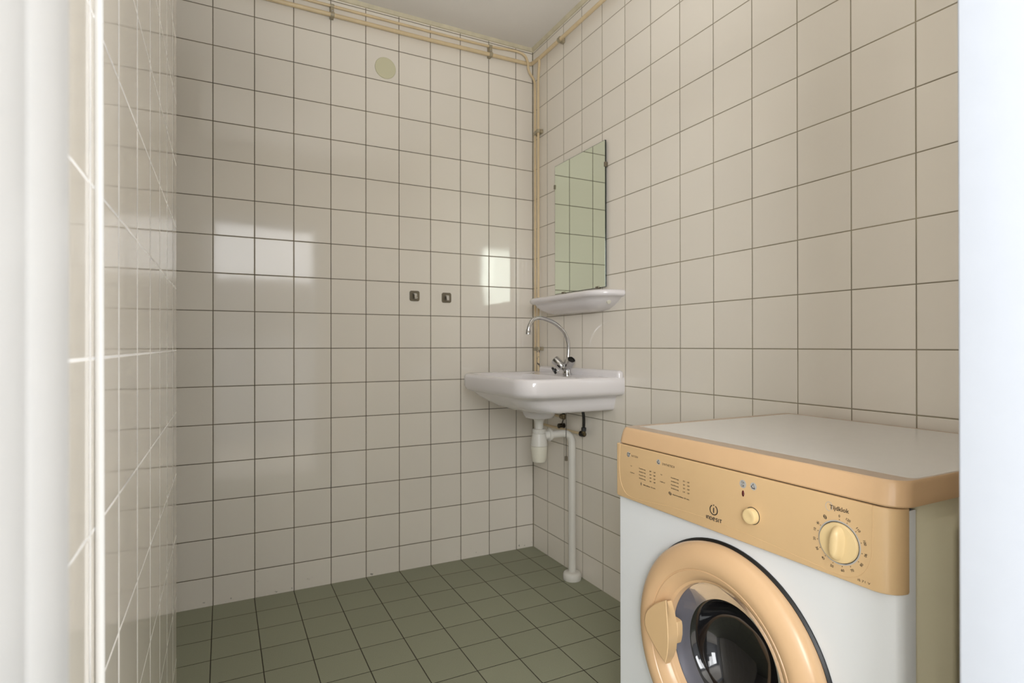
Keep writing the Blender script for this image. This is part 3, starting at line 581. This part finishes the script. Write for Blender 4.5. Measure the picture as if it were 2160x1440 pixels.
obj('programme_table', b, m_print, cp, smooth=False); b = bmesh.new()
text_into(b, 'On', 0.6995, .7838, .0044, .0062, align='CENTER'); text_into(b, 'Off', 0.6997, .7775, .0044, .0066, align='CENTER'); tri_icon(b, 0.6778, .7812, .0046)
obj('switch_lettering', b, m_print, cp, smooth=False); b = bmesh.new()
text_into(b, 'Tijdklok', 0.5405, .7785, .0062, .0300, bold=.015); obj('dial_title', b, m_print, cp, smooth=False); b = bmesh.new()
text_into(b, 'iS 71 V', 0.4985, .6860, .0032, .0180, bold=.0)
obj('model_lettering', b, m_print, cp, smooth=False); b = bmesh.new()
# dial scale
DA, DZ = 0.526, 0.7318
lab = [('0', 0.0), ('120', 18), ('110', 48), ('100', 76), ('90', 104), ('80', 129), ('70', 154), ('60', 180), ('50', 205), ('40', 231), ('30', 256), ('20', 281), ('10', 305)]
ang = [1, 21, 47, 74, 99, 123, 150, 172, 196, 219, 241, 262, 284]
for (s, _), q in zip(lab, ang):
    r = math.radians(q); u, v = math.sin(r), math.cos(r)
    rot = -r if abs(((q+180) % 360)-180) < 100 else -r+PI
    text_into(b, s, DA-u*.0395, DZ+v*.0395, .0037, None, 'CENTER', rot, bold=.01); disc(b, DA-u*.0342, DZ+v*.0342, .0006, XP-.0003)
for q in (301, 326):
    r = math.radians(q); u, v = math.sin(r), math.cos(r); a, z = DA-u*.0388, DZ+v*.0388
    if q == 301:
        for k in range(3): w_ = k*PI/3; seg(b, [(a+.0028*math.cos(w_), z+.0028*math.sin(w_)), (a-.0028*math.cos(w_), z-.0028*math.sin(w_))], 0.0003)
        disc(b, DA-u*.0342, DZ+v*.0342, .0006, XP-.0003)
    else:
        seg(b, [(a+.0024*math.cos(w_), z+.0024*math.sin(w_)+.0012*math.cos(w_)) for w_ in [2*PI*i/12 for i in range(12)]], 0.0005, True); seg(b, [(a+.0022, z+.001), (a-.0022, z-.001)], 0.0004)
obj('dial_scale', b, m_print, cp, smooth=False)
# maker's emblem
b = bmesh.new(); LA, LZ = 0.7655, 0.7181
tube(b, [Vector((XP-0.0002, LA+.0088*math.sin(q), LZ+.0088*math.cos(q))) for q in [math.radians(28+304*i/40) for i in range(41)]], 0.00090, 8)
seg(b, [(LA, LZ+.0040), (LA, LZ-.0052)], 0.0010); seg(b, [(LA, LZ+.0080), (LA, LZ+.0098)], 0.0010)
def strokes(bm, a, z, w, h, paths):
    for p_ in paths: seg(bm, [(a-x*w, z+y*h) for x, y in p_], 0.00068)
G = {'i': [[(0, 0), (0, 1)]], 'n': [[(0, 0), (0, .8), (.15, .95), (.8, .95), (1, .75), (1, 0)]], 'D': [[(0, 0), (0, .95), (.6, .95), (1, .7), (1, .25), (.6, 0), (0, 0)]],
     'e': [[(0, .5), (1, .5), (1, .75), (.7, .98), (.3, .98), (0, .7), (0, .25), (.3, 0), (.9, 0)]], 's': [[(1, .95), (.3, .95), (0, .75), (.2, .52), (.8, .48), (1, .25), (.7, 0), (0, 0)]], 'T': [[(0, .97), (1, .97)], [(.5, .97), (.5, 0)]]}
x = 0.7832
for ch, wd in (('i', 0), ('n', .0042), ('D', .0042), ('e', .0044), ('s', .0042), ('i', 0), ('T', .0050)):
    strokes(b, x, 0.6985, wd if wd else 1e-6, .0058, G[ch]); x -= (wd+.0024)
obj('maker_emblem', b, m_print, cp)
# lamp, button, dial
b = bmesh.new(); lathe(b, (XP+0.001, 0.6992, 0.7641), (-1, 0, 0), [(0, 0.0038), (0.001, 0.0038), (0.0020, 0.0026), (0.0024, 0)], 24)
for v in b.verts: v.co.z = 0.7641+(v.co.z-0.7641)*1.45; v.co.y = 0.6992+(v.co.y-0.6992)*0.72
o = obj('indicator_lamp', b, m_red, cp); o['label'] = 'dark red oval lamp lens'
b = bmesh.new(); lathe(b, (XP, 0.6795, 0.7303), (-1, 0, 0), [(0, 0.0148), (0.0005, 0.0148), (0.0005, 0)], 40); obj('button_gap', b, m_dark, cp)
b = bmesh.new(); lathe(b, (XP, 0.6795, 0.7303), (-1, 0, 0), [(0, 0.0138), (0.0085, 0.0134), (0.0105, 0.0122), (0.0112, 0.0105), (0.0105, 0.006), (0.0100, 0)], 48); obj('push_button', b, m_knob, cp)
b = bmesh.new(); lathe(b, (XP, DA, DZ), (-1, 0, 0), [(0, 0.0322), (0.0004, 0.0322), (0.0004, 0.0304)], 64, cap0=False, cap1=False); obj('dial_ring', b, m_silv, cp)
b = bmesh.new(); lathe(b, (XP, DA, DZ), (-1, 0, 0), [(0, 0.0304), (0.0003, 0.0304), (0.0003, 0)], 64); obj('dial_gap', b, m_dark, cp)
b = bmesh.new(); lathe(b, (XP, DA, DZ), (-1, 0, 0), [(0, 0.0294), (0.0030, 0.0290), (0.0042, 0.0280), (0.0048, 0.024), (0.0050, 0)], 64)
dk = obj('timer_dial', b, m_knob, cp)
b = bmesh.new(); rings = []
for f_, ww, ll in ((0.0040, 0.0125, 0.0262), (0.0070, 0.0098, 0.0250), (0.0110, 0.0080, 0.0225), (0.0145, 0.0064, 0.0190), (0.0160, 0.0040, 0.0160)):
    r = []
    for k in range(40):
        q = 2*PI*k/40; cx = abs(math.cos(q))**0.9*math.copysign(1, math.cos(q))*ww; cz = abs(math.sin(q))**0.8*math.copysign(1, math.sin(q))*ll
        th = math.radians(5); r.append(Vector((XP-f_, DA+cx*math.cos(th)-cz*math.sin(th), DZ+cx*math.sin(th)+cz*math.cos(th))))
    rings.append(r)
loft(b, rings); obj('dial_grip', b, m_knob, dk, angle=60) if False else obj('dial_grip', b, m_knob, cp, angle=60)
# door
b = bmesh.new(); lathe(b, DC+Vector((XB+0.0004, 0, 0)), (-1, 0, 0), [(0, 0.2165), (0.003, 0.2165), (0.006, 0.213), (0.006, 0.19)], 96, cap0=False, cap1=False); obj('door_gasket', b, m_blackp, t)
b = bmesh.new()
pf = [(0.826, 0.206), (0.820, 0.2115), (0.812, 0.2125), (0.804, 0.2105), (0.797, 0.205), (0.791, 0.196), (0.7880, 0.187), (0.7872, 0.180), (0.7880, 0.172), (0.7905, 0.1655), (0.7925, 0.1640), (0.7925, 0.1625), (0.7915, 0.1615), (0.7935, 0.156), (0.7975, 0.150), (0.8030, 0.1445), (0.8090, 0.1410), (0.8100, 0.1385), (0.8125, 0.1362), (0.818, 0.1350), (0.8262, 0.1348)]
lathe(b, DC, (-1, 0, 0), [(-x_, r_) for x_, r_ in pf], 128, cap0=False, cap1=False)
dr = obj('door', b, m_yel2, t, angle=28); dr['label'] = 'peach-yellow round door ring'
b = bmesh.new(); lathe(b, DC, (1, 0, 0), [(0.8255, 0.1346), (0.830, 0.128), (0.838, 0.102)], 96, cap0=False, cap1=False)
obj('door_glass', b, m_glass, dr, angle=60)
b = bmesh.new(); lathe(b, DC, (1, 0, 0), [(0.838, 0.102), (0.841, 0.098), (0.852, 0.093), (0.866, 0.086), (0.880, 0.075), (0.890, 0.058), (0.897, 0.035), (0.899, 0)], 96, cap0=False)
o = obj('door_glass', b, m_bowl, dr, angle=60); o['label'] = 'dark domed centre of the door glass'
b = bmesh.new(); lathe(b, DC, (1, 0, 0), [(0.8275, 0.1348), (0.842, 0.130), (0.846, 0.118), (0.856, 0.112), (0.860, 0.104), (0.90, 0.103)], 96, cap0=False, cap1=False); obj('door_seal', b, m_seal, dr, angle=60)
b = bmesh.new(); lathe(b, DC, (1, 0, 0), [(0.862, 0.152), (0.90, 0.160), (0.93, 0.26), (1.30, 0.26), (1.31, 0.0)], 72, cap0=False, cap1=False); obj('drum', b, m_drum, t, angle=40)
# handle
hp = [(1405.6, 1265), (1394, 1268.5), (1383, 1273), (1373, 1280), (1366.7, 1286), (1362.5, 1294), (1360.5, 1306.7), (1361.5, 1318), (1365, 1330), (1373, 1346), (1383, 1365), (1394, 1383), (1404, 1398), (1408, 1382), (1409.7, 1365), (1409.9, 1345), (1409.2, 1323), (1408, 1305), (1406.5, 1285)]
he = [(1407.5, 1268), (1394, 1267.5), (1382, 1272), (1372, 1279), (1365.5, 1285), (1361, 1293), (1359, 1306.7), (1360.2, 1318.5), (1364, 1331), (1372, 1347), (1382, 1366.5), (1393, 1384.5), (1405, 1400), (1413, 1386), (1418, 1370), (1420, 1350), (1419.5, 1328), (1417, 1305), (1412.5, 1285)]
def back(px, py, xx):
    x_, y_, z_ = (px-CX)/F, (py-CY)/F, 1.0
    d = R3.transposed() @ Vector((x_, y_, z_)); s = xx/d.x
    return Vector((xx, d.y*s, CH+d.z*s))
top = [back(u, v, 0.7760) for u, v in hp]; cen = sum(top, Vector())/len(top)
ins = [cen+(q-cen)*0.97+Vector((-0.0012, 0, 0)) for q in top]
low = [back(u, v, 0.7890) for u, v in he]; deep = [Vector((0.800, q.y, q.z)) for q in low]
b = bmesh.new(); loft(b, [deep, low, top, ins]); obj('door_handle', b, m_yel, dr, angle=25)
lt = [back(u, v, 0.8020) for u, v in ((1417, 1303), (1424.5, 1308), (1428.5, 1312), (1430, 1322), (1430, 1340), (1428, 1352), (1426.4, 1357), (1421.5, 1357.5), (1414, 1356))]
b = bmesh.new(); loft(b, [[q+Vector((0.012, 0, 0)) for q in lt], lt, [q+Vector((-0.0015, 0.0012, 0)) for q in lt]]); obj('latch_tab', b, m_yel, dr, angle=25)
